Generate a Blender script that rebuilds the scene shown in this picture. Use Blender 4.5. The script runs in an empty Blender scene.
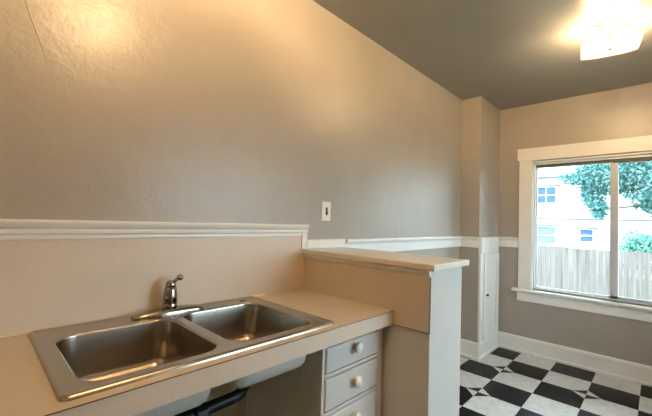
import bpy, bmesh, math, random
from mathutils import Vector, Matrix
random.seed(7)
S = bpy.context.scene
COL = S.collection
PI = math.pi

# ------------------------------------------------------------------ helpers
def prop(o, label=None, cat=None, group=None, kind=None):
    if label: o['label'] = label
    if cat: o['category'] = cat
    if group: o['group'] = group
    if kind: o['kind'] = kind
    return o

def empty(name, loc=(0, 0, 0), rz=0.0):
    o = bpy.data.objects.new(name, None); COL.objects.link(o)
    o.location = loc; o.rotation_euler = (0, 0, rz); o.empty_display_size = .05
    return o

class MB:
    """collects shapes for ONE mesh object"""
    def __init__(s): s.bm = bmesh.new()
    def box(s, x0, x1, y0, y1, z0, z1):
        vs = [s.bm.verts.new((x, y, z)) for x in (min(x0, x1), max(x0, x1)) for y in (min(y0, y1), max(y0, y1)) for z in (min(z0, z1), max(z0, z1))]
        for f in ((0, 1, 3, 2), (4, 6, 7, 5), (0, 4, 5, 1), (2, 3, 7, 6), (0, 2, 6, 4), (1, 5, 7, 3)):
            s.bm.faces.new([vs[i] for i in f])
        return s
    def loft(s, loops, closed=True, cap0=False, cap1=False):
        rows = [[s.bm.verts.new(p) for p in l] for l in loops]
        n = len(rows[0])
        for a, b in zip(rows, rows[1:]):
            for i in range(n if closed else n - 1):
                j = (i + 1) % n
                try: s.bm.faces.new((a[i], a[j], b[j], b[i]))
                except ValueError: pass
        if cap0: s.bm.faces.new(list(reversed(rows[0])))
        if cap1: s.bm.faces.new(rows[-1])
        return rows
    def prism(s, prof, path):
        """extrude a 2D profile (a, b) along a path: path(a, b, t) -> xyz at ends t=0, 1"""
        s.loft([[path(a, b, t) for a, b in prof] for t in (0, 1)], True, True, True); return s
    def lathe(s, prof, c=(0, 0, 0), axis='z', n=32, cap=True):
        loops = []
        for r, h in prof:
            l = []
            for i in range(n):
                a = 2 * PI * i / n; u, v = r * math.cos(a), r * math.sin(a)
                p = {'z': (u, v, h), 'y': (u, h, v), 'x': (h, u, v)}[axis]
                l.append((c[0] + p[0], c[1] + p[1], c[2] + p[2]))
            loops.append(l)
        s.loft(loops, True, cap, cap); return s
    def tube(s, pts, radii, n=16, flat=1.0, cap=True):
        pts = [Vector(p) for p in pts]
        if not isinstance(radii, (list, tuple)): radii = [radii] * len(pts)
        loops = []; ref = None
        for i, p in enumerate(pts):
            t = (pts[min(i + 1, len(pts) - 1)] - pts[max(i - 1, 0)]).normalized()
            if ref is None:
                ref = Vector((0, 0, 1)) if abs(t.z) < .9 else Vector((1, 0, 0))
            a = t.cross(ref).normalized(); b = a.cross(t).normalized(); ref = b
            loops.append([tuple(p + a * math.cos(2 * PI * k / n) * radii[i] + b * math.sin(2 * PI * k / n) * radii[i] * flat) for k in range(n)])
        s.loft(loops, True, cap, cap); return s
    def ball(s, c, r, nu=20, nv=12, sz=1.0):
        bmesh.ops.create_uvsphere(s.bm, u_segments=nu, v_segments=nv, radius=r, matrix=Matrix.Translation(c) @ Matrix.Diagonal((1, 1, sz, 1))); return s
    def build(s, name, mat, parent=None, smooth=False, bevel=0, seg=2, angle=40):
        bmesh.ops.recalc_face_normals(s.bm, faces=s.bm.faces[:])
        me = bpy.data.meshes.new(name); s.bm.to_mesh(me); s.bm.free()
        o = bpy.data.objects.new(name, me); COL.objects.link(o)
        if mat: me.materials.append(mat)
        if parent: o.parent = parent; o.matrix_parent_inverse = Matrix.Identity(4)
        if parent and parent.type == 'EMPTY':
            # meshes are written in world space: bring them into the Empty's frame
            me.transform(parent_world(parent).inverted())
        if smooth:
            for p in me.polygons: p.use_smooth = True
        if bevel:
            m = o.modifiers.new('bevel', 'BEVEL'); m.width = bevel; m.segments = seg; m.limit_method = 'ANGLE'; m.angle_limit = math.radians(50)
            for p in me.polygons: p.use_smooth = True
            w = o.modifiers.new('normals', 'WEIGHTED_NORMAL'); w.keep_sharp = False
        elif smooth and angle:
            try: me.set_sharp_from_angle(angle=math.radians(angle))
            except Exception: pass
        return o

def parent_world(o):
    m = Matrix.LocRotScale(o.location, o.rotation_euler, None)
    return parent_world(o.parent) @ m if o.parent else m
def sub(mb, name, mat, part, **k):
    """a sub-part: child of a mesh part that itself sits in its thing's frame"""
    root = part.parent
    o = mb.build(name, mat, None, **k)
    o.parent = part
    if root and root.type == 'EMPTY': o.data.transform(parent_world(root).inverted())
    return o

def copy_tree(o, parent=None):
    c = o.copy(); COL.objects.link(c)
    if parent: c.parent = parent
    for ch in list(o.children): copy_tree(ch, c)
    return c

def rrect(x0, x1, y0, y1, r, z, k=8, off=0.0):
    x0 += off; x1 -= off; y0 += off; y1 -= off; r = max(r - off, .002)
    out = []
    for cx, cy, a0 in ((x1 - r, y1 - r, 0), (x0 + r, y1 - r, 90), (x0 + r, y0 + r, 180), (x1 - r, y0 + r, 270)):
        for i in range(k + 1):
            a = math.radians(a0 + 90 * i / k); out.append((cx + r * math.cos(a), cy + r * math.sin(a), z))
    return out

# ------------------------------------------------------------------ materials
def new_mat(name):
    m = bpy.data.materials.new(name); m.use_nodes = True
    nt = m.node_tree; b = nt.nodes['Principled BSDF']
    return m, nt, b
def N(nt, t, **k):
    n = nt.nodes.new(t)
    for a, v in k.items(): setattr(n, a, v)
    return n
def coord(nt, scale=1.0):
    g = N(nt, 'ShaderNodeNewGeometry'); mp = N(nt, 'ShaderNodeMapping')
    mp.inputs['Scale'].default_value = (scale,) * 3 if not isinstance(scale, tuple) else scale
    nt.links.new(g.outputs['Position'], mp.inputs['Vector']); return mp.outputs['Vector']
def noise(nt, vec, scale, detail=3, rough=.55):
    n = N(nt, 'ShaderNodeTexNoise'); n.inputs['Scale'].default_value = scale; n.inputs['Detail'].default_value = detail; n.inputs['Roughness'].default_value = rough
    nt.links.new(vec, n.inputs['Vector']); return n.outputs['Fac']
def ramp(nt, fac, stops):
    r = N(nt, 'ShaderNodeValToRGB'); e = r.color_ramp.elements
    while len(e) < len(stops): e.new(.5)
    for el, (p, c) in zip(e, stops): el.position = p; el.color = (*c, 1)
    nt.links.new(fac, r.inputs['Fac']); return r.outputs['Color']
def bump(nt, h, b, strength, dist=.001):
    n = N(nt, 'ShaderNodeBump'); n.inputs['Strength'].default_value = strength; n.inputs['Distance'].default_value = dist
    nt.links.new(h, n.inputs['Height']); nt.links.new(n.outputs['Normal'], b.inputs['Normal']); return n
def simple(name, col, rough=.5, metal=0, var=.06, nscale=9, bstr=0, bscale=300, bdist=.0005, spec=.5, coat=0):
    m, nt, b = new_mat(name); v = coord(nt)
    lo = tuple(c * (1 - var) for c in col); hi = tuple(min(1, c * (1 + var)) for c in col)
    nt.links.new(ramp(nt, noise(nt, v, nscale, 4), [(.3, lo), (.7, hi)]), b.inputs['Base Color'])
    b.inputs['Roughness'].default_value = rough; b.inputs['Metallic'].default_value = metal
    b.inputs['Specular IOR Level'].default_value = spec; b.inputs['Coat Weight'].default_value = coat
    if bstr: bump(nt, noise(nt, v, bscale, 2), b, bstr, bdist)
    return m

def wall_paint(name, col, rough, s1=.35, d1=.0012, d2=.012):
    """roller-stippled semi-gloss paint on uneven plaster"""
    m, nt, b = new_mat(name); v = coord(nt)
    lo = tuple(c * .96 for c in col); hi = tuple(c * 1.04 for c in col)
    nt.links.new(ramp(nt, noise(nt, v, 3, 5), [(.3, lo), (.7, hi)]), b.inputs['Base Color'])
    b.inputs['Roughness'].default_value = rough
    b1 = N(nt, 'ShaderNodeBump'); b1.inputs['Strength'].default_value = s1; b1.inputs['Distance'].default_value = d1
    nt.links.new(noise(nt, v, 110, 3), b1.inputs['Height'])
    b2 = N(nt, 'ShaderNodeBump'); b2.inputs['Strength'].default_value = .35; b2.inputs['Distance'].default_value = d2
    nt.links.new(noise(nt, v, 7, 4, .6), b2.inputs['Height'])
    nt.links.new(b2.outputs['Normal'], b1.inputs['Normal']); nt.links.new(b1.outputs['Normal'], b.inputs['Normal'])
    return m

M = {}
M['wall'] = wall_paint('wall_paint', (.355, .312, .265), .345)
M['ceil'] = wall_paint('ceiling_paint', (.31, .30, .275), .38, .3, .001, .012)
M['trim'] = simple('white_trim_paint', (.78, .745, .69), .34, var=.03, nscale=6, bstr=.12, bscale=40, bdist=.001)
M['cab'] = simple('white_cabinet_paint', (.61, .58, .53), .36, var=.03, nscale=5, bstr=.15, bscale=60, bdist=.001)
M['cabin'] = simple('grey_cabinet_interior', (.60, .57, .49), .6, var=.08, nscale=4)
M['knob'] = simple('white_ceramic_knob', (.78, .75, .70), .2, var=.02)
M['dark'] = simple('gap_shade', (.03, .027, .024), .7)
M['seam'] = simple('brown_laminate_seam', (.12, .075, .045), .6)
M['caulk'] = simple('cream_caulk', (.80, .70, .55), .35, var=.04)
M['blackp'] = simple('black_plastic_pipe', (.006, .006, .006), .42, var=.1, spec=.25)
M['plate'] = simple('ivory_plastic', (.76, .70, .60), .35, var=.02)
M['toggle'] = simple('brown_plastic', (.07, .045, .03), .35)
M['vinyl'] = simple('white_vinyl', (.74, .75, .76), .3, var=.02)
M['mull'] = simple('grey_vinyl', (.50, .50, .51), .35, var=.03)
M['head_shade'] = simple('dark_head_shade', (.05, .06, .06), .5)  # near-black colour standing in for shade at the window head
M['chrome'] = simple('chrome', (.34, .32, .29), .11, 1, var=.02)
M['blackm'] = simple('black_iron', (.02, .02, .02), .4, .6)

def laminate():
    m, nt, b = new_mat('speckled_beige_laminate'); v = coord(nt)
    base = ramp(nt, noise(nt, v, 240, 2), [(.3, (.61, .515, .415)), (.5, (.64, .545, .44)), (.72, (.67, .575, .47))])
    mx = N(nt, 'ShaderNodeMix', data_type='RGBA', blend_type='MULTIPLY'); mx.inputs['Factor'].default_value = 1
    nt.links.new(base, mx.inputs['A']); nt.links.new(ramp(nt, noise(nt, v, 3, 4), [(.3, (.94, .94, .94)), (.7, (1, 1, 1))]), mx.inputs['B'])
    nt.links.new(mx.outputs['Result'], b.inputs['Base Color']); b.inputs['Roughness'].default_value = .42
    bump(nt, noise(nt, v, 500, 2), b, .1, .0003)
    return m
M['lam'] = laminate()

def steel(name, rough=.27, col=(.52, .49, .45)):
    m, nt, b = new_mat(name); v = coord(nt, (30, 900, 900))
    b.inputs['Metallic'].default_value = 1; b.inputs['Base Color'].default_value = (*col, 1)
    v2 = coord(nt)
    f = noise(nt, v2, 14, 4)
    mr = N(nt, 'ShaderNodeMapRange'); mr.inputs['To Min'].default_value = rough - .06; mr.inputs['To Max'].default_value = rough + .08
    b.inputs['Roughness'].default_value = rough
    return m
M['steel'] = steel('brushed_steel', .25, (.43, .385, .33))
M['under'] = simple('sink_undercoat', (.44, .44, .40), .6, var=.05, nscale=30)

def tiles(s=.3048, tx=2.4069, ty=-.4436, half=.094):
    m, nt, b = new_mat('checker_vinyl_tile')
    g = N(nt, 'ShaderNodeNewGeometry'); sp = N(nt, 'ShaderNodeSeparateXYZ'); nt.links.new(g.outputs['Position'], sp.inputs[0])
    def mth(op, a, b_=None, c=None):
        n = N(nt, 'ShaderNodeMath', operation=op)
        for i, x in enumerate((a, b_, c)):
            if x is None: continue
            if isinstance(x, (int, float)): n.inputs[i].default_value = x
            else: nt.links.new(x, n.inputs[i])
        return n.outputs[0]
    px = mth('DIVIDE', mth('SUBTRACT', sp.outputs[0], tx), s); py = mth('DIVIDE', mth('SUBTRACT', sp.outputs[1], ty), s)
    par = mth('PINGPONG', mth('ADD', mth('FLOOR', px), mth('FLOOR', py)), 1.0)        # 0 = black, 1 = white
    ins = mth('LESS_THAN', mth('ADD', mth('PINGPONG', mth('ADD', px, 1.0), 1.0), mth('PINGPONG', py, 1.0)), half / s)
    ins = mth('MULTIPLY', ins, mth('LESS_THAN', px, .5))                                # none in the row along the window wall
    white = mth('ABSOLUTE', mth('SUBTRACT', par, ins))
    v = coord(nt)
    wcol = ramp(nt, noise(nt, v, 16, 6, .65), [(.25, (.50, .48, .44)), (.5, (.62, .60, .56)), (.75, (.69, .67, .63))])
    bcol = ramp(nt, noise(nt, v, 14, 6, .65), [(.3, (.004, .004, .005)), (.7, (.014, .014, .016))])
    mx = N(nt, 'ShaderNodeMix', data_type='RGBA'); nt.links.new(white, mx.inputs['Factor']); nt.links.new(bcol, mx.inputs['A']); nt.links.new(wcol, mx.inputs['B'])
    nt.links.new(mx.outputs['Result'], b.inputs['Base Color'])
    b.inputs['Roughness'].default_value = .3; b.inputs['Specular IOR Level'].default_value = .10
    bump(nt, noise(nt, v, 30, 3), b, .1, .001)
    return m
M['tile'] = tiles()

def glass(name, tint, gl=.06, rough=0.0):
    m = bpy.data.materials.new(name); m.use_nodes = True; nt = m.node_tree; nt.nodes.clear()
    o = N(nt, 'ShaderNodeOutputMaterial'); t = N(nt, 'ShaderNodeBsdfTransparent'); g = N(nt, 'ShaderNodeBsdfGlossy'); mx = N(nt, 'ShaderNodeMixShader'); fr = N(nt, 'ShaderNodeFresnel')
    t.inputs['Color'].default_value = (*tint, 1); g.inputs['Roughness'].default_value = rough; fr.inputs['IOR'].default_value = 1.35
    nt.links.new(fr.outputs[0], mx.inputs[0]); nt.links.new(t.outputs[0], mx.inputs[1]); nt.links.new(g.outputs[0], mx.inputs[2]); nt.links.new(mx.outputs[0], o.inputs[0])
    return m
M['pane'] = glass('window_glass', (.90, .96, .97))

def frosted():
    m = bpy.data.materials.new('frosted_lamp_glass'); m.use_nodes = True; nt = m.node_tree; nt.nodes.clear()
    o = N(nt, 'ShaderNodeOutputMaterial'); t = N(nt, 'ShaderNodeBsdfTransparent'); tr = N(nt, 'ShaderNodeBsdfTranslucent'); d = N(nt, 'ShaderNodeBsdfDiffuse')
    a = N(nt, 'ShaderNodeMixShader'); b = N(nt, 'ShaderNodeMixShader')
    t.inputs['Color'].default_value = (1, .93, .8, 1); tr.inputs['Color'].default_value = (1, .93, .8, 1); d.inputs['Color'].default_value = (.9, .85, .75, 1)
    a.inputs[0].default_value = .35; b.inputs[0].default_value = .78
    nt.links.new(tr.outputs[0], a.inputs[1]); nt.links.new(d.outputs[0], a.inputs[2])
    nt.links.new(t.outputs[0], b.inputs[1]); nt.links.new(a.outputs[0], b.inputs[2]); nt.links.new(b.outputs[0], o.inputs[0])
    return m
M['frost'] = frosted()
def emit(name, col, st):
    m = bpy.data.materials.new(name); m.use_nodes = True; nt = m.node_tree; nt.nodes.clear()
    o = N(nt, 'ShaderNodeOutputMaterial'); e = N(nt, 'ShaderNodeEmission'); e.inputs[0].default_value = (*col, 1); e.inputs[1].default_value = st
    nt.links.new(e.outputs[0], o.inputs[0]); return m
BULB = 400.0
M['bulb'] = emit('lamp_bulb', (1.0, .70, .40), BULB)
M['bulb2'] = emit('bright_lamp_bulb', (1.0, .68, .36), 2750.0)

# outdoors
M['stucco'] = simple('white_stucco', (.62, .62, .60), .8, var=.02, nscale=3, bstr=.2, bscale=50)
M['fascia'] = simple('grey_fascia', (.07, .075, .08), .7)
M['housepane'] = simple('sky_tint_house_glass', (.045, .09, .19), .4, var=.2, nscale=2, spec=.08)  # blue sky reflection in the panes is put into the base colour
M['blind'] = simple('pale_blind', (.115, .135, .14), .6, var=.05)
M['ground'] = simple('lawn_ground', (.10, .13, .07), .9, var=.4, nscale=5)
def leafmat(name, c1, c2):
    m, nt, b = new_mat(name); v = coord(nt)
    nt.links.new(ramp(nt, noise(nt, v, 5, 4), [(.3, c1), (.7, c2)]), b.inputs['Base Color']); b.inputs['Roughness'].default_value = .5
    return m
M['leaf1'] = leafmat('teal_leaf', (.04, .15, .145), (.11, .27, .255))
M['leaf2'] = leafmat('dark_teal_leaf', (.04, .11, .13), (.10, .21, .24))
M['leaf3'] = leafmat('hedge_leaf', (.07, .22, .17), (.16, .34, .26))
M['bark'] = simple('bark', (.14, .11, .09), .9, var=.3, nscale=20, bstr=.6, bscale=30, bdist=.01)
def fencemat():
    m, nt, b = new_mat('weathered_fence_wood'); v = coord(nt, (6, 6, .25))
    nt.links.new(ramp(nt, noise(nt, v, 3, 5, .7), [(.3, (.075, .055, .048)), (.5, (.14, .112, .10)), (.7, (.20, .17, .157))]), b.inputs['Base Color'])
    b.inputs['Roughness'].default_value = .85; return m
M['fence'] = fencemat()

# ------------------------------------------------------------------ the room
XW, XC, YC, H = 2.714, 2.148, .194, 2.598
XL, YF = -2.45, -2.95
def struct(o): o['kind'] = 'structure'; return o
# window opening
WY0, WY1, WZ0, WZ1 = -.520, -1.830, .660, 1.990

struct(MB().box(XL - .1, XW + .16, YF - .1, .12, -.12, 0).build('floor', M['tile']))
struct(MB().box(XL - .1, XW + .16, YF - .1, .12, H, H + .12).build('ceiling', M['ceil']))
wb = struct(MB().box(XL - .1, XW + .16, 0, .12, 0, H).build('wall_back', M['wall']))
struct(MB().box(XL - .1, XL, YF - .1, 0, 0, H).build('wall_left', M['wall']))
QX0, QX1, QZ0, QZ1 = .20, 2.00, .80, 2.05
w = MB(); w.box(XL, QX0, YF - .1, YF, 0, H); w.box(QX1, XW + .16, YF - .1, YF, 0, H); w.box(QX0, QX1, YF - .1, YF, 0, QZ0); w.box(QX0, QX1, YF - .1, YF, QZ1, H)
struct(w.build('wall_front', M['wall']))
w = MB(); a, b_ = XW, XW + .16
w.box(a, b_, YF, WY1, 0, H); w.box(a, b_, WY0, 0, 0, H); w.box(a, b_, WY1, WY0, 0, WZ0); w.box(a, b_, WY1, WY0, WZ1, H)
struct(w.build('wall_right', M['wall']))
wc = struct(MB().box(XC, XW, -YC, 0, 0, H).build('wall_corner', M['wall'], bevel=.004))
# raised paint ridges left by an old repair
MB().tube([(-1.30, -.0005, 2.105), (-1.275, -.0005, 2.04), (-1.255, -.0005, 1.983), (-1.235, -.0005, 1.925), (-1.213, -.0005, 1.868), (-1.196, -.0005, 1.822), (-1.188, -.0005, 1.795)],
          [.002, .003, .003, .0028, .0025, .002, .001], 8, .6)  .build('paint_ridge', M['caulk'], wb, smooth=True)
MB().tube([(2.185, -YC - .0005, 1.69), (2.22, -YC - .0005, 1.62), (2.27, -YC - .0005, 1.545), (2.33, -YC - .0005, 1.50)], [.002, .005, .004, .001], 8, .5).build('paint_ridge', M['trim'], wc, smooth=True)
# thin caulk lines in the wall corners
# baseboards: (depth out from the wall, height)
BB = [(0, 0), (.030, 0), (.030, .022), (.020, .030), (.020, .128), (.024, .132), (.024, .150), (.016, .160), (.010, .165), (0, .165)]
struct(MB().prism(BB, lambda a, h, t: (XW - a, -YC - .02 if t == 0 else YF, h)).build('baseboard_right', M['trim'], bevel=.0015))
bc = MB()
bc.prism(BB, lambda a, h, t: (XC - a, (-YC - a) if t == 0 else 0, h))
bc.prism(BB, lambda a, h, t: ((XC - a) if t == 0 else XW, -YC - a, h))
struct(bc.build('baseboard_corner', M['trim'], bevel=.0015))
struct(MB().prism(BB, lambda a, h, t: (.315 if t == 0 else XC - .03, -a, h)).build('baseboard_back', M['trim'], bevel=.0015))
# chair rails
CR = [(0, 1.085), (.016, 1.085), (.018, 1.088), (.018, 1.150), (.024, 1.158), (.026, 1.166), (.036, 1.168), (.040, 1.174), (.040, 1.184), (.036, 1.190), (0, 1.190)]
struct(MB().prism(CR, lambda a, h, t: (.335 if t == 0 else XC, -a, h)).build('trim_1', M['trim'], bevel=.001))
struct(MB().prism(CR, lambda a, h, t: (XC - a, -.0005 if t == 0 else -YC, h)).build('trim_2', M['trim'], bevel=.001))
struct(MB().prism(CR, lambda a, h, t: (XW - a, -YC - .012 if t == 0 else -.397, h)).build('trim_3', M['trim'], bevel=.001))

# ------------------------------------------------------------------ window
win = empty('window_1', (XW, (WY0 + WY1) / 2, WZ0)); struct(win)
c = MB()
c.box(XW - .020, XW, -.400, WY0, WZ0, 2.000)                       # left casing
c.box(XW - .020, XW, WY1, WY1 - .12, WZ0, 2.000)
c.build('casing', M['trim'], win, bevel=.002)
MB().box(XW - .026, XW, -.382, WY1 - .138, 2.000, 2.130).build('head_casing', M['trim'], win, bevel=.002)
MB().box(XW - .055, XW + .05, -.345, WY1 - .175, .632, .660).build('stool', M['trim'], win, bevel=.006, seg=3)
MB().box(XW - .020, XW, -.392, WY1 - .128, .534, .632).build('apron', M['trim'], win, bevel=.002)
j = MB()                                                            # jamb lining
j.box(XW, XW + .16, WY0, WY0 - .006, WZ0, WZ1); j.box(XW, XW + .16, WY1, WY1 + .006, WZ0, WZ1); j.box(XW, XW + .16, WY0, WY1, WZ1 - .012, WZ1); j.box(XW + .05, XW + .16, WY0, WY1, WZ0, WZ0 + .004)
j.build('jamb', M['trim'], win, bevel=.001)
fr = MB(); f0, f1 = XW + .040, XW + .115; y0, y1, z0, z1 = WY0 - .006, WY1 + .006, WZ0 + .004, WZ1 - .012
fr.box(f0, f1, y0, y0 - .012, z0, z1); fr.box(f0, f1, y1, y1 + .012, z0, z1); fr.box(f0, f1, y0, y1, z1 - .020, z1); fr.box(f0, f1, y0, y1, z0, z0 + .012)
fr.build('frame', M['vinyl'], win, bevel=.002)
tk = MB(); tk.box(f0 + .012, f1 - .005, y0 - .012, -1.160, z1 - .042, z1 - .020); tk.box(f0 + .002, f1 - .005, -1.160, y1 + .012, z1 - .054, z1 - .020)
tk.build('head_shade_strip', M['head_shade'], win)  # dark strip added as the shade under the window head
ym = -1.172
def sash(xa, xb, ya, yb, stile_a, stile_b, mat_m, bottom=.018):
    s = MB()
    za, zb = z0 + .012, z1 - .042
    s.box(xa, xb, ya, ya - stile_a, za, zb); s.box(xa, xb, yb + stile_b, yb, za, zb); s.box(xa, xb, ya, yb, za, za + bottom); s.box(xa, xb, ya, yb, zb - .006, zb)
    o = s.build('sash', mat_m, win, bevel=.0015)
    p = MB().box((xa + xb) / 2 - .002, (xa + xb) / 2 + .002, ya - stile_a, yb + stile_b, za + bottom, zb - .006)
    sub(p, 'pane', M['pane'], o)
sash(f0 + .040, f0 + .068, y0 - .012, ym - .028, .010, .050, M['vinyl'], .014)
sash(f0 + .008, f0 + .036, ym + .030, y1 + .012, .058, .040, M['mull'], .026)

# the window in the opposite wall, behind the viewer, that lights the cabinet fronts
w2 = struct(empty('window_2', ((QX0 + QX1) / 2, YF, QZ0)))
c = MB(); c.box(QX0 - .11, QX0, YF, YF + .02, QZ0, QZ1 + .11); c.box(QX1, QX1 + .11, YF, YF + .02, QZ0, QZ1 + .11); c.box(QX0, QX1, YF, YF + .02, QZ1, QZ1 + .11); c.box(QX0 - .14, QX1 + .14, YF, YF + .05, QZ0 - .03, QZ0)
c.build('casing', M['trim'], w2, bevel=.002)
c = MB(); xm = (QX0 + QX1) / 2
for xa, xb in ((QX0, QX0 + .04), (xm - .025, xm + .025), (QX1 - .04, QX1)): c.box(xa, xb, YF - .07, YF - .03, QZ0, QZ1)
for za, zb in ((QZ0, QZ0 + .04), (QZ1 - .04, QZ1)): c.box(QX0 + .04, xm - .025, YF - .07, YF - .03, za, zb); c.box(xm + .025, QX1 - .04, YF - .07, YF - .03, za, zb)
fo = c.build('frame', M['vinyl'], w2, bevel=.002)
sub(MB().box(QX0 + .02, QX1 - .02, YF - .052, YF - .048, QZ0 + .02, QZ1 - .02), 'pane', M['pane'], fo)

# ------------------------------------------------------------------ half wall beside the counter
YH, XH = .782, .315
hw = struct(MB().box(0, XH, -YH, 0, 0, 1.110).build('wall_half', M['cab'], bevel=.003))
cap = MB(); cap.box(-.024, XH + .026, -YH - .026, 0, 1.112, 1.140)
cap.build('cap_board', M['trim'], hw, bevel=.006, seg=3)
ml = [(0, 1.112), (-.013, 1.112), (-.016, 1.106), (-.016, 1.098), (-.010, 1.088), (-.0085, 1.084), (0, 1.084)]
MB().prism(ml, lambda a, h, t: (a, 0 if t == 0 else -YH, h)).build('cap_moulding', M['trim'], hw, bevel=.001)
sp_ = MB(); prof = [(0, .9155), (0, 1.084), (-YH, 1.084), (-YH, .855), (-.6145, .855), (-.6145, .9155)]
sp_.prism(prof, lambda a, h, t: (-.0085 if t == 0 else 0, a, h)); side = sp_.build('splash_panel', M['lam'], hw)
sm = MB(); sm.box(-.0092, -.0002, -.6145, -YH, .8515, .855); sm.box(-.0092, 0, -YH, -YH - .0015, .8515, 1.084)
sub(sm, 'edge_strip', M['seam'], side)
MB().box(0, .335, -.022, 0, 1.1405, 1.192).build('end_block', M['trim'], hw, bevel=.003)

# ------------------------------------------------------------------ countertop, backsplash
ct = empty('countertop', (-1.2, -.3, .915))
CX0 = XL + .003
SX0, SX1, SY0, SY1 = -1.201, -.357, -.020, -.583
top = MB()
ox0, ox1, oy0, oy1 = CX0, -.0095, -.0005, -.612
ix0, ix1, iy0, iy1 = SX0 + .022, SX1 - .022, SY0 - .022, SY1 + .018
def ring(mb, z0, z1):
    O = [(ox0, oy0), (ox1, oy0), (ox1, oy1), (ox0, oy1)]; I = [(ix0, iy0), (ix1, iy0), (ix1, iy1), (ix0, iy1)]
    mb.loft([[(x, y, z) for x, y in L] for L, z in ((O, z0), (O, z1), (I, z1), (I, z0), (O, z0))])
ring(top, .880, .915)
top.build('worktop', M['lam'], ct)
MB().box(CX0, -.0095, -.6125, -.6142, .9125, .9148).build('edge_seam', M['seam'], ct)
MB().box(CX0, -.0095, -.590, -.614, .855, .9125).build('front_edge', M['lam'], ct)
MB().prism([(0, .9152), (-.010, .9152), (-.0085, .9185), (-.004, .921), (0, .921)], lambda a, h, t: (CX0 if t == 0 else -.27, -.0097 + a * .6, h)).build('caulk_bead', M['caulk'], ct)
prop(ct, 'long speckled beige laminate countertop with a thick front edge, holding the double sink', 'countertop')

bs = empty('backsplash', (-1.2, 0, .915))
MB().box(CX0, -.0095, -.0095, -.0006, .9156, 1.2135).build('splash_board', M['lam'], bs)
TP = [(.0006, 1.214), (.012, 1.214), (.014, 1.219), (.012, 1.226), (.012, 1.230), (.020, 1.234), (.0205, 1.243), (.017, 1.246), (.017, 1.250), (.024, 1.254), (.026, 1.262), (.030, 1.268), (.030, 1.275), (.027, 1.279), (.0006, 1.279)]
t_ = MB(); t_.prism(TP, lambda a, h, t: (CX0 if t == 0 else .004, -a, h)); cp = t_.build('cap_trim', M['trim'], bs, bevel=.0008)
MB().box(-.036, .004, -.017, -.0006, 1.1405, 1.236).build('trim_return', M['trim'], bs, bevel=.002)
prop(bs, 'beige laminate backsplash on the wall behind the sink, topped by a cream wooden moulding', 'backsplash')

# ------------------------------------------------------------------ sink
sk = empty('kitchen_sink', ((SX0 + SX1) / 2, (SY0 + SY1) / 2, .915))
bowls = [(-1.150, -.803, -.130, -.532), (-.757, -.412, -.110, -.528)]
KR = 8
def deck_z(): return .9225
dk = MB(); zt = .9155
outer = [rrect(SX0, SX1, SY1, SY0, .030, zt, KR, o_) if False else [(x, y, z_) for x, y, _ in rrect(SX0, SX1, SY1, SY0, .019, 0, KR, o_)]
         for o_, z_ in ((0, .9152), (.001, .9195), (.004, .9235), (.009, .9250), (.014, .9238), (.018, .9216), (.0215, .9208))]
rows = dk.loft(outer)
edges = []
def loop_edges(bm, row): 
    es = []
    for i in range(len(row)):
        e = bm.edges.get((row[i], row[(i + 1) % len(row)])) or bm.edges.new((row[i], row[(i + 1) % len(row)])); es.append(e)
    return es
edges += loop_edges(dk.bm, rows[-1])
for bx0, bx1, by0, by1 in bowls:
    hl = [dk.bm.verts.new(p) for p in rrect(bx0, bx1, by1, by0, .062, .9208, KR, -.008)]
    edges += loop_edges(dk.bm, hl)
bmesh.ops.triangle_fill(dk.bm, use_beauty=True, use_dissolve=False, edges=edges)
rim = dk.build('rim', M['steel'], sk, smooth=True, angle=50)
BZ = .752
def bowl_loops(bx0, bx1, by0, by1, d=0.0):
    L = []
    R_ = .062
    for k in range(6):                                             # rolled lip
        a = math.radians(90 * k / 5); L.append(rrect(bx0, bx1, by1, by0, R_, .9208 - .009 * (1 - math.cos(a)) , KR, -.008 + .008 * math.sin(a) + d))
    for k in range(1, 6):
        t = k / 5; L.append(rrect(bx0, bx1, by1, by0, R_, .9118 - t * (.9118 - BZ - .045), KR, t * .012 + d))
    for k in range(1, 8):                                           # bottom rounding
        a = math.radians(90 * k / 7); L.append(rrect(bx0, bx1, by1, by0, R_ + .0, BZ + .045 - .045 * math.sin(a), KR, .012 + .045 * (1 - math.cos(a)) + d))
    cx, cy = (bx0 + bx1) / 2, (by0 + by1) / 2
    last = L[-1]
    for t, dz in ((.35, -.002), (.7, -.005)):
        l = []
        for x, y, z in last:
            v = Vector((x - cx, y - cy)); r = v.normalized() * .043
            l.append((cx + v.x + (r.x - v.x) * t, cy + v.y + (r.y - v.y) * t, BZ + dz))
        L.append(l)
    for r_, dz in ((.043, -.0065), (.040, -.010)):
        L.append([(cx + (Vector((x - cx, y - cy)).normalized() * r_).x, cy + (Vector((x - cx, y - cy)).normalized() * r_).y, BZ + dz) for x, y, z in last])
    return L
for q, bw in enumerate(bowls):
    m = MB(); m.loft(bowl_loops(*bw)); bo = m.build('bowl', M['steel'], sk, smooth=True, angle=60)
    cx, cy = (bw[0] + bw[1]) / 2, (bw[2] + bw[3]) / 2
    u = MB()
    ul = [[(x, y, z - .0025) for x, y, z in l] for l in bowl_loops(*bw, d=-.003)[5:]]
    u.loft(ul, cap1=True); sub(u, 'undercoat', M['under'], bo, smooth=True, angle=60)
    s_ = MB(); s_.lathe([(.041, BZ - .0085), (.040, BZ - .006), (.036, BZ - .006), (.033, BZ - .010), (.012, BZ - .010), (.010, BZ - .004), (.006, BZ + .004), (.003, BZ + .006)], (cx, cy, 0), n=28)
    s_.build('strainer', M['chrome'], sk, smooth=True)
    MB().lathe([(.046, BZ - .016), (.046, BZ - .022), (.038, BZ - .024), (.034, BZ - .044), (.028, BZ - .048)], (cx, cy, 0), n=24).build('strainer_body', M['blackp'], sk, smooth=True)
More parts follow.
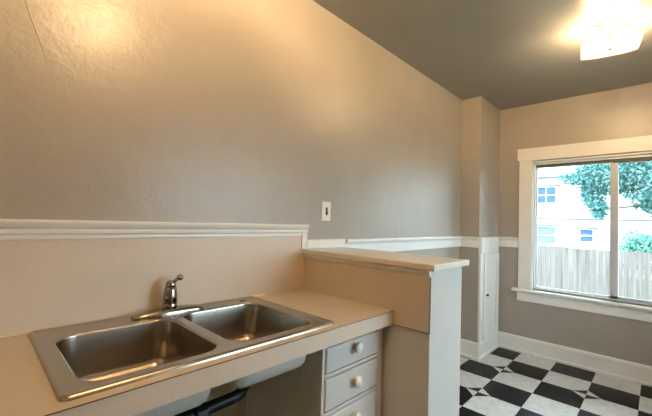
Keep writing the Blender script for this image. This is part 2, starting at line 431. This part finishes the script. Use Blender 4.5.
MB().lathe([(.017, .921), (.017, .9235), (.014, .925)], (-.440, -.066, 0), n=24).build('hole_cover', M['chrome'], sk, smooth=True)
prop(sk, 'brushed stainless steel double bowl drop-in sink set in the beige countertop', 'sink')

# ------------------------------------------------------------------ faucet
fc = empty('faucet', (-.775, -.070, .921))
FX, FY = -.778, -.070
e_ = MB(); loops = []
for i in range(21):
    t = -1 + 2 * i / 20; x = FX + .134 * t; wv = .031 * (1 - .30 * abs(t) ** 2.2); hgt = .0225 - .011 * t * t
    if abs(t) == 1: wv *= .8; hgt *= .8
    z0_ = .9212
    loops.append([(x, FY - wv, z0_), (x, FY - wv, z0_ + hgt * .45), (x, FY - wv * .75, z0_ + hgt * .85), (x, FY - wv * .35, z0_ + hgt), (x, FY + wv * .35, z0_ + hgt), (x, FY + wv * .75, z0_ + hgt * .85), (x, FY + wv, z0_ + hgt * .45), (x, FY + wv, z0_)])
e_.loft(loops, True, True, True); e_.build('escutcheon', M['chrome'], fc, smooth=True, angle=60)
MB().lathe([(.0265, .936), (.0275, .944), (.0275, .956), (.0262, .959), (.0262, .962), (.0272, .965), (.0265, .985), (.0245, 1.005), (.0215, 1.020), (.0195, 1.024)], (FX, FY, 0), n=32).build('body', M['chrome'], fc, smooth=True)
hd = MB().lathe([(.0185, 1.0245), (.0195, 1.027), (.0190, 1.036), (.0160, 1.044), (.0090, 1.049), (.003, 1.050)], (FX, FY, 0), n=32).build('lever', M['chrome'], fc, smooth=True)
lv = MB(); lv.tube([(FX + .006, FY, 1.038), (FX + .016, FY - .001, 1.046), (FX + .028, FY - .002, 1.054)], [.0080, .0068, .0065], 14); lv.ball((FX + .034, FY - .003, 1.058), .0130)
sub(lv, 'lever_knob', M['chrome'], hd, smooth=True)
prop(fc, 'single lever chrome faucet on the back ledge of the steel sink', 'faucet')

# ------------------------------------------------------------------ black drain pipe under the bowls
dp = empty('drain_pipe', (-.585, -.32, .66))
cxr, cyr = (bowls[1][0] + bowls[1][1]) / 2, -.319; cxl, cyl = (bowls[0][0] + bowls[0][1]) / 2, -.331
ZP = .634
pp = [(cxr, cyr, .7035)]
for i in range(7):
    a = math.radians(90 * i / 6); pp.append((cxr - .040 * (1 - math.cos(a)), cyr, ZP + .030 * (1 - math.sin(a))))
pp += [(cxr - .20, -.325, ZP - .001), (cxl + .05, cyl, ZP - .002), (cxl - .06, cyl, ZP - .002)]
MB().tube(pp, .0215, 20).build('waste_arm', M['blackp'], dp, smooth=True)
MB().lathe([(.0235, .655), (.030, .668), (.035, .680), (.035, .690), (.024, .692)], (cxr, cyr, 0), n=10).build('slip_nut', M['blackp'], dp, smooth=True, angle=25)
tl = MB(); tl.tube([(cxl, cyl, .7035), (cxl, cyl, .45)], .0215, 20); tl.build('tailpiece', M['blackp'], dp, smooth=True)
MB().lathe([(.027, cxl + .190), (.031, cxl + .192), (.031, cxl + .228), (.027, cxl + .230)], (0, cyl, ZP - .002), 'x', 10).build('slip_nut', M['blackp'], dp, smooth=True, angle=25)
tr = [(cxl, cyl, .45)]
for i in range(13):
    a = math.radians(180 + 180 * i / 12); tr.append((cxl, cyl + .055 + .055 * math.cos(a), .44 + .055 * math.sin(a)))
tr += [(cxl, cyl + .11, .50), (cxl, cyl + .125, .53), (cxl, cyl + .16, .54), (cxl, -.001, .545)]
MB().tube(tr, .0205, 20).build('trap', M['blackp'], dp, smooth=True)
prop(dp, 'black plastic drain pipe running beneath the two sink bowls', 'pipe')

# ------------------------------------------------------------------ drawer cabinet
YD = -.541
dc = empty('drawer_cabinet', (-.2, YD, 0))
DX0, DX1 = -.404, -.012
cb = MB()
cb.box(DX0 + .001, DX0 + .018, -.003, YD, .0, .8795)        # side beside the open sink space
cb.box(DX1 - .004, DX1, -.003, YD, .0, .8795); cb.box(DX0 + .018, DX1, -.003, -.012, .1, .8795); cb.box(DX0 + .018, DX1, -.003, YD + .06, .085, .1)
cb.build('carcass', M['cabin'], dc)
ff = MB(); y_f0, y_f1 = YD, YD - .019
DZ = [(.722, .826), (.580, .709), (.440, .568), (.125, .428)]
ff.box(DX0, DX0 + .013, y_f0, y_f1, .0, .8545); ff.box(-.050, DX1, y_f0, y_f1, .0, .8545)
zs = [.8545] + [z for d in DZ for z in (d[1], d[0])] + [.0]
for i in range(0, len(zs), 2): ff.box(DX0 + .013, -.050, y_f0, y_f1, zs[i], zs[i + 1])
ff.build('face_frame', M['cab'], dc, bevel=.0015)
MB().box(DX0 - .006, DX0 + .0005, -.075, -.090, 0, .8545).build('batten', M['cabin'], dc)
MB().box(DX0 + .02, -.045, YD + .001, YD + .004, .12, .83).build('drawer_gap_shade', M['dark'], dc)  # near-black sheet, paints the shade seen in the gaps around the drawers
for z_0, z_1 in DZ:
    m = MB(); xa, xb = DX0 + .0195, -.0535; yb_ = YD - .003; yf = YD - .0225
    za, zb = z_0 + .003, z_1 - .006
    r0 = [(xa, yb_, za), (xb, yb_, za), (xb, yb_, zb), (xa, yb_, zb)]; i_ = .006
    r1 = [(xa, yf + .007, za), (xb, yf + .007, za), (xb, yf + .007, zb), (xa, yf + .007, zb)]
    r2 = [(xa + i_, yf, za + i_), (xb - i_, yf, za + i_), (xb - i_, yf, zb - i_), (xa + i_, yf, zb - i_)]
    m.loft([r0, r1, r2], True, True, True); dr = m.build('drawer', M['cab'], dc, bevel=.001)
    zc = (z_0 + z_1) / 2; kx = -.214 + .0
    kn = MB(); kn.lathe([(.012, yf - .0002), (.011, yf - .008), (.013, yf - .011), (.0205, yf - .015), (.0225, yf - .020), (.0215, yf - .026), (.016, yf - .0305), (.008, yf - .033), (.002, yf - .0335)], (kx, 0, zc + (.018 if z_0 > .7 else .010)), 'y', 28)
    sub(kn, 'knob', M['knob'], dr, smooth=True)
prop(dc, 'white painted drawer cabinet with round white knobs under the countertop beside the half wall', 'cabinet')

# grey lining on the wall of the open space beneath the sink
MB().box(-.78, DX0 - .001, -.0005, -.009, 0, .70).build('back_panel', M['cabin'], wb)
MB().box(XL + .002, -.782, -.0005, -.009, 0, .70).build('back_panel', M['cabin'], wb)

# ------------------------------------------------------------------ narrow cupboard in the corner boxing
nc = empty('wall_cupboard', (2.43, -YC, .165))
cf = MB(); ya, yb = -YC, -YC - .020
cf.box(XC - .001, 2.235, ya, yb, .165, 1.085); cf.box(2.635, XW - .055, ya, yb, .165, 1.085); cf.box(2.235, 2.635, ya, yb, 1.012, 1.085); cf.box(2.235, 2.635, ya, yb, .165, .180)
cf.build('casing', M['trim'], nc, bevel=.002)
MB().box(XC - .014, XW - .085, ya, -YC - .034, 1.030, 1.188).build('header_board', M['trim'], nc, bevel=.003)
dd = MB(); yq = -YC - .0205
def fr_(mb, x0, x1, z0, z1, sx, sz0, sz1, y_a, y_b):
    mb.box(x0, x0 + sx, y_a, y_b, z0, z1); mb.box(x1 - sx, x1, y_a, y_b, z0, z1); mb.box(x0 + sx, x1 - sx, y_a, y_b, z0, z0 + sz0); mb.box(x0 + sx, x1 - sx, y_a, y_b, z1 - sz1, z1)
fr_(dd, 2.228, 2.642, .176, 1.020, .075, .10, .075, yq, yq - .016)
dd.box(2.30, 2.57, yq, yq - .006, .26, .96)
door = dd.build('door', M['trim'], nc, bevel=.002)
kk = MB(); kk.lathe([(.006, yq - .0162), (.005, yq - .024), (.012, yq - .028), (.014, yq - .034), (.008, yq - .040), (.002, yq - .041)], (2.262, 0, .616), 'y', 20)
sub(kk, 'knob', M['blackm'], door, smooth=True)
prop(nc, 'narrow white cupboard with a panelled door and small black knob, built in the room corner', 'cupboard')

# ------------------------------------------------------------------ light switch
ls = empty('light_switch', (.166, 0, 1.362))
MB().box(.128, .204, -.0002, -.006, 1.304, 1.420).build('plate', M['plate'], ls, bevel=.003)
MB().box(.158, .174, -.0062, -.0075, 1.338, 1.386).build('slot', M['toggle'], ls)
tg = MB(); tg.loft([[(.1615, -.0076, 1.352), (.1705, -.0076, 1.352), (.1705, -.0076, 1.368), (.1615, -.0076, 1.368)], [(.163, -.018, 1.345), (.169, -.018, 1.345), (.169, -.018, 1.353), (.163, -.018, 1.353)]], True, True, True)
tg.build('toggle', M['toggle'], ls, bevel=.001)
for z in (1.322, 1.402): MB().lathe([(.0035, -.0062), (.0035, -.0070), (.002, -.0076)], (.166, 0, z), 'y', 14).build('screw', M['plate'], ls, smooth=True)
prop(ls, 'ivory light switch with a brown toggle on the wall above the half wall', 'light switch')

# ------------------------------------------------------------------ ceiling lights
LX, LY = 1.410, -1.245
def make_light(bm_):
    r = empty('ceiling_light', (LX, LY, H))
    MB().lathe([(.060, H - .0005), (.060, H - .012), (.050, H - .020), (.012, H - .022)], (LX, LY, 0), n=32).build('canopy', M['plate'], r, smooth=True)
    MB().lathe([(.005, H - .020), (.005, H - .145)], (LX, LY, 0), n=12).build('stem', M['chrome'], r, smooth=True)
    MB().tube([(LX + .058, LY - .083, H - .034), (LX - .058, LY + .083, H - .034)], .010, 12).build('socket_bar', M['plate'], r, bevel=.002)
    for s in (-1, 1):
        sc = MB().lathe([(.014, H - .040), (.014, H - .062), (.012, H - .064)], (LX - s * .046, LY + s * .066, 0), n=20).build('socket', M['plate'], r, smooth=True)
        b = MB(); b.lathe([(.011, H - .0645), (.014, H - .072), (.022, H - .088), (.0245, H - .100), (.021, H - .114), (.012, H - .122), (.003, H - .124)], (LX - s * .046, LY + s * .066, 0), n=24)
        sub(b, 'bulb', bm_, sc, smooth=True)
    g = MB(); n = 24; hw_, hl = .126, .146
    th = math.radians(8.5)
    def gp(x, y, z): return (LX + x * math.cos(th) - y * math.sin(th), LY + x * math.sin(th) + y * math.cos(th), z)
    lo, hi = [], []
    loops = []
    for i in range(n + 1):
        t = -1 + 2 * i / n; y = hl * t; z = H - .146 + .010 * max(0, (abs(t) - .2) / .8) ** 2.0
        loops.append([gp(-hw_, y, z), gp(hw_, y, z), gp(hw_, y, z + .005), gp(-hw_, y, z + .005)])
    g.loft(loops, True, True, True)
    g.build('glass_shade', M['frost'], r, smooth=True, angle=35)
    MB().lathe([(.004, H - .1462), (.010, H - .148), (.011, H - .153), (.007, H - .160), (.003, H - .164)], (LX, LY, 0), n=20).build('finial', M['chrome'], r, smooth=True)
    return r
cl = make_light(M['bulb'])
prop(cl, 'lit ceiling light with a curved square frosted glass shade near the window', 'ceiling light', 'ceiling lights')
c2 = copy_tree(cl); c2.location = (-.80, LY, H)
for part in c2.children:                                            # the lamp above the sink has stronger bulbs
    for b_o in part.children:
        b_o.data = b_o.data.copy(); b_o.data.materials[0] = M['bulb2']
prop(c2, 'lit ceiling light with a curved square glass shade above the sink', 'ceiling light', 'ceiling lights')

# ------------------------------------------------------------------ outdoors
GZ = -.95
struct(MB().box(-30, 60, -45, 45, GZ - .2, GZ).build('ground', M['ground']))
FXX = 7.62
fe = empty('board_fence', (FXX, -2, GZ))
bd = MB(); y = 6.0
while y > -12:
    h_ = .892 + random.uniform(-.012, .012); x_ = FXX + random.uniform(-.004, .004)
    bd.box(x_, x_ + .018, y, y - .098, GZ + .03, h_); y -= .101
bd.build('boards', M['fence'], fe)
rl = MB()
for z in (-.55, .55): rl.box(FXX + .022, FXX + .06, 6, -12, z, z + .09)
rl.build('rails', M['fence'], fe)
for i in range(8): MB().box(FXX + .062, FXX + .15, 5.5 - 2.4 * i, 5.41 - 2.4 * i, GZ, .86).build('post', M['fence'], fe)
prop(fe, 'weathered grey wooden board fence across the yard outside the window', 'fence')

HX = 20.65
ho = empty('neighbour_house', (HX, 0, GZ))
hwm = MB().box(HX, HX + 8, -16, 9, GZ, 5.35).build('wall', M['stucco'], ho)
MB().box(HX - .10, HX, -16.1, 9.1, 4.00, 4.10).build('upper_band', M['fascia'], ho)
MB().box(HX - .05, HX, -16.05, 9.05, 1.76, 1.82).build('lower_band', M['fascia'], ho)
MB().box(HX - .12, HX + 8.1, -16.1, 9.1, 5.351, 5.50).build('roof', M['fascia'], ho)
def hwin(y0, y1, z0, z1, rows, cols, pm):
    f = MB(); t = .07; x0, x1 = HX - .06, HX - .001
    f.box(x0, x1, y0, y0 - t, z0, z1); f.box(x0, x1, y1, y1 + t, z0, z1); f.box(x0, x1, y0 - t, y1 + t, z0, z0 + t); f.box(x0, x1, y0 - t, y1 + t, z1 - t, z1)
    for k in range(1, rows): z = z0 + (z1 - z0) * k / rows; f.box(x0, x1, y0 - t, y1 + t, z - .035, z + .035)
    for k in range(1, cols): yy = y0 + (y1 - y0) * k / cols; f.box(x0 + .01, x1, yy + .02, yy - .02, z0 + t, z1 - t)
    f.box(x0 - .06, x1, y0 + .12, y1 - .12, z0 - .09, z0)
    o = f.build('window', M['stucco'], ho)
    sub(MB().box(x0 + .03, x1, y0 - t, y1 + t, z0 + t, z1 - t), 'pane', pm, o)
    s = MB(); s.box(x0 - .07, x1, y0 + .14, y1 - .14, z1, z1 + .05); sub(s, 'hood', M['fascia'], o)
hwin(3.95, 2.46, 2.58, 3.58, 2, 3, M['housepane']); hwin(3.75, 2.44, .36, 1.40, 2, 1, M['blind'])
hwin(1.50, .84, .58, 1.32, 2, 1, M['housepane']); hwin(1.50, .80, 2.82, 3.42, 1, 2, M['housepane'])
hwin(-.9, -2.2, 2.58, 3.58, 2, 3, M['housepane']); hwin(-4.5, -5.8, 2.58, 3.58, 2, 3, M['housepane'])
prop(ho, 'white stucco two-storey house with sky-tinted windows behind the fence', 'house')

def leaves(mb, centre, rad, n, size, hang=.0, rng=random):
    for _ in range(n):
        while True:
            d = Vector((rng.uniform(-1, 1), rng.uniform(-1, 1), rng.uniform(-1, 1)))
            if .15 < d.length < 1: break
        p = Vector(centre) + Vector((d.x * rad[0], d.y * rad[1], d.z * rad[2]))
        s = size * rng.uniform(.6, 1.4)
        u = Vector((rng.uniform(-1, 1), rng.uniform(-1, 1), rng.uniform(-1, .6) - hang)).normalized(); v = u.cross(Vector((rng.uniform(-1, 1), rng.uniform(-1, 1), rng.uniform(-1, 1)))).normalized()
        vs = [mb.bm.verts.new(p + q) for q in (-u * s, -v * s * .35 + u * .1 * s, u * s, v * s * .35 + u * .1 * s)]
        mb.bm.faces.new(vs)
def tree(name, trunk, clumps, mat, size, label, cat, base_r=.14):
    t = empty(name, (trunk[0], trunk[1], GZ))
    tm = MB(); tm.tube([(trunk[0], trunk[1], GZ), (trunk[0] + .05, trunk[1] + .03, GZ + trunk[2] * .5), (trunk[0], trunk[1], GZ + trunk[2])], [base_r, base_r * .75, base_r * .35], 12)
    for c_, r_, n_ in clumps:
        tm.tube([(trunk[0], trunk[1], GZ + trunk[2] * .8), ((trunk[0] + c_[0]) / 2, (trunk[1] + c_[1]) / 2, max(c_[2], GZ + trunk[2] * .7) + .1), tuple(c_)], [.05, .035, .012], 8)
    tm.build('trunk', M['bark'], t, smooth=True)
    f = MB()
    for c_, r_, n_ in clumps: leaves(f, c_, r_, int(n_ * 2.0), size, .3)
    f.build('foliage', mat, t)
    prop(t, label, cat); return t
# leafy tree whose drooping boughs reach into the left pane
tree('leafy_tree', (9.7, -2.3, 3.6), [((9.5, -.62, 2.75), (.6, .75, .62), 1900), ((9.5, -.30, 2.20), (.35, .28, .42), 420), ((9.4, -.42, 1.80), (.22, .20, .26), 260), ((9.5, .10, 2.62), (.3, .35, .22), 170),
     ((9.5, -1.35, 2.5), (.6, .6, .8), 1700), ((9.6, -.9, 3.5), (.9, 1.1, .6), 1300), ((9.6, -2.3, 3.5), (1.0, 1.2, .9), 1500), ((9.6, -2.2, 2.4), (.5, .5, .5), 500), ((9.6, -1.75, 1.95), (.5, .6, .45), 900)],
     M['leaf1'], .052, 'pale green leafy tree with drooping boughs just behind the fence', 'tree')
tree('leafy_tree', (13.2, -3.0, 4.4), [((13.0, -2.35, 2.75), (.8, .85, .9), 1500), ((13.0, -3.2, 3.3), (.9, 1.0, 1.2), 1600), ((13.0, -2.55, 1.85), (.6, .65, .55), 1100), ((13.0, -2.0, 2.3), (.5, .5, .6), 700), ((13.0, -3.8, 2.4), (.8, .9, .9), 900)],
     M['leaf2'], .068, 'darker blue-green tree farther back behind the pale leafy tree', 'tree')
tree('garden_hedge', (8.7, -2.0, 1.5), [((8.6, -1.55, .82), (.4, .66, .52), 1300), ((8.6, -2.4, .80), (.4, .75, .58), 1100), ((8.6, -1.15, .98), (.3, .33, .34), 500), ((8.6, -3.4, .75), (.4, .75, .6), 900)],
     M['leaf3'], .04, 'light green hedge showing just above the board fence', 'hedge', .05)

# ------------------------------------------------------------------ light and camera
wd = bpy.data.worlds.new('sky'); S.world = wd; wd.use_nodes = True; nt = wd.node_tree
bg = nt.nodes['Background']; bg.inputs[0].default_value = (.74, .885, 1.0, 1); bg.inputs[1].default_value = 10.5
su = bpy.data.lights.new('sun', 'SUN'); su.energy = 2.0; su.angle = math.radians(1.5); su.color = (1, .96, .9)
so_ = bpy.data.objects.new('sun', su); COL.objects.link(so_)
so_.rotation_euler = Vector((.62, -.30, -.72)).to_track_quat('-Z', 'Y').to_euler()

cam = bpy.data.cameras.new('camera'); co = bpy.data.objects.new('camera', cam); COL.objects.link(co); S.camera = co
F = 343.786; cam.sensor_fit = 'HORIZONTAL'; cam.sensor_width = 36; cam.lens = F * 36 / 652; cam.clip_start = .02; cam.clip_end = 200
yw, pt, rl_ = map(math.radians, (-45.9634, 2.0254, 1.8811))
fw = Vector((-math.sin(yw) * math.cos(pt), math.cos(yw) * math.cos(pt), math.sin(pt))); ri = Vector((math.cos(yw), math.sin(yw), 0)); up = ri.cross(fw)
r2 = ri * math.cos(rl_) + up * math.sin(rl_); u2 = -ri * math.sin(rl_) + up * math.cos(rl_)
co.matrix_world = Matrix(((r2.x, u2.x, -fw.x, -1.3457), (r2.y, u2.y, -fw.y, -1.4621), (r2.z, u2.z, -fw.z, 1.3079), (0, 0, 0, 1)))

vs = S.view_settings; vs.view_transform = 'Standard'; vs.look = 'None'; vs.gamma = 1; vs.use_curve_mapping = False; vs.exposure = 0.36
S.cycles.use_denoising = True
S.cycles.max_bounces = 10; S.cycles.diffuse_bounces = 6; S.cycles.transparent_max_bounces = 16
S.cycles.sample_clamp_indirect = 8
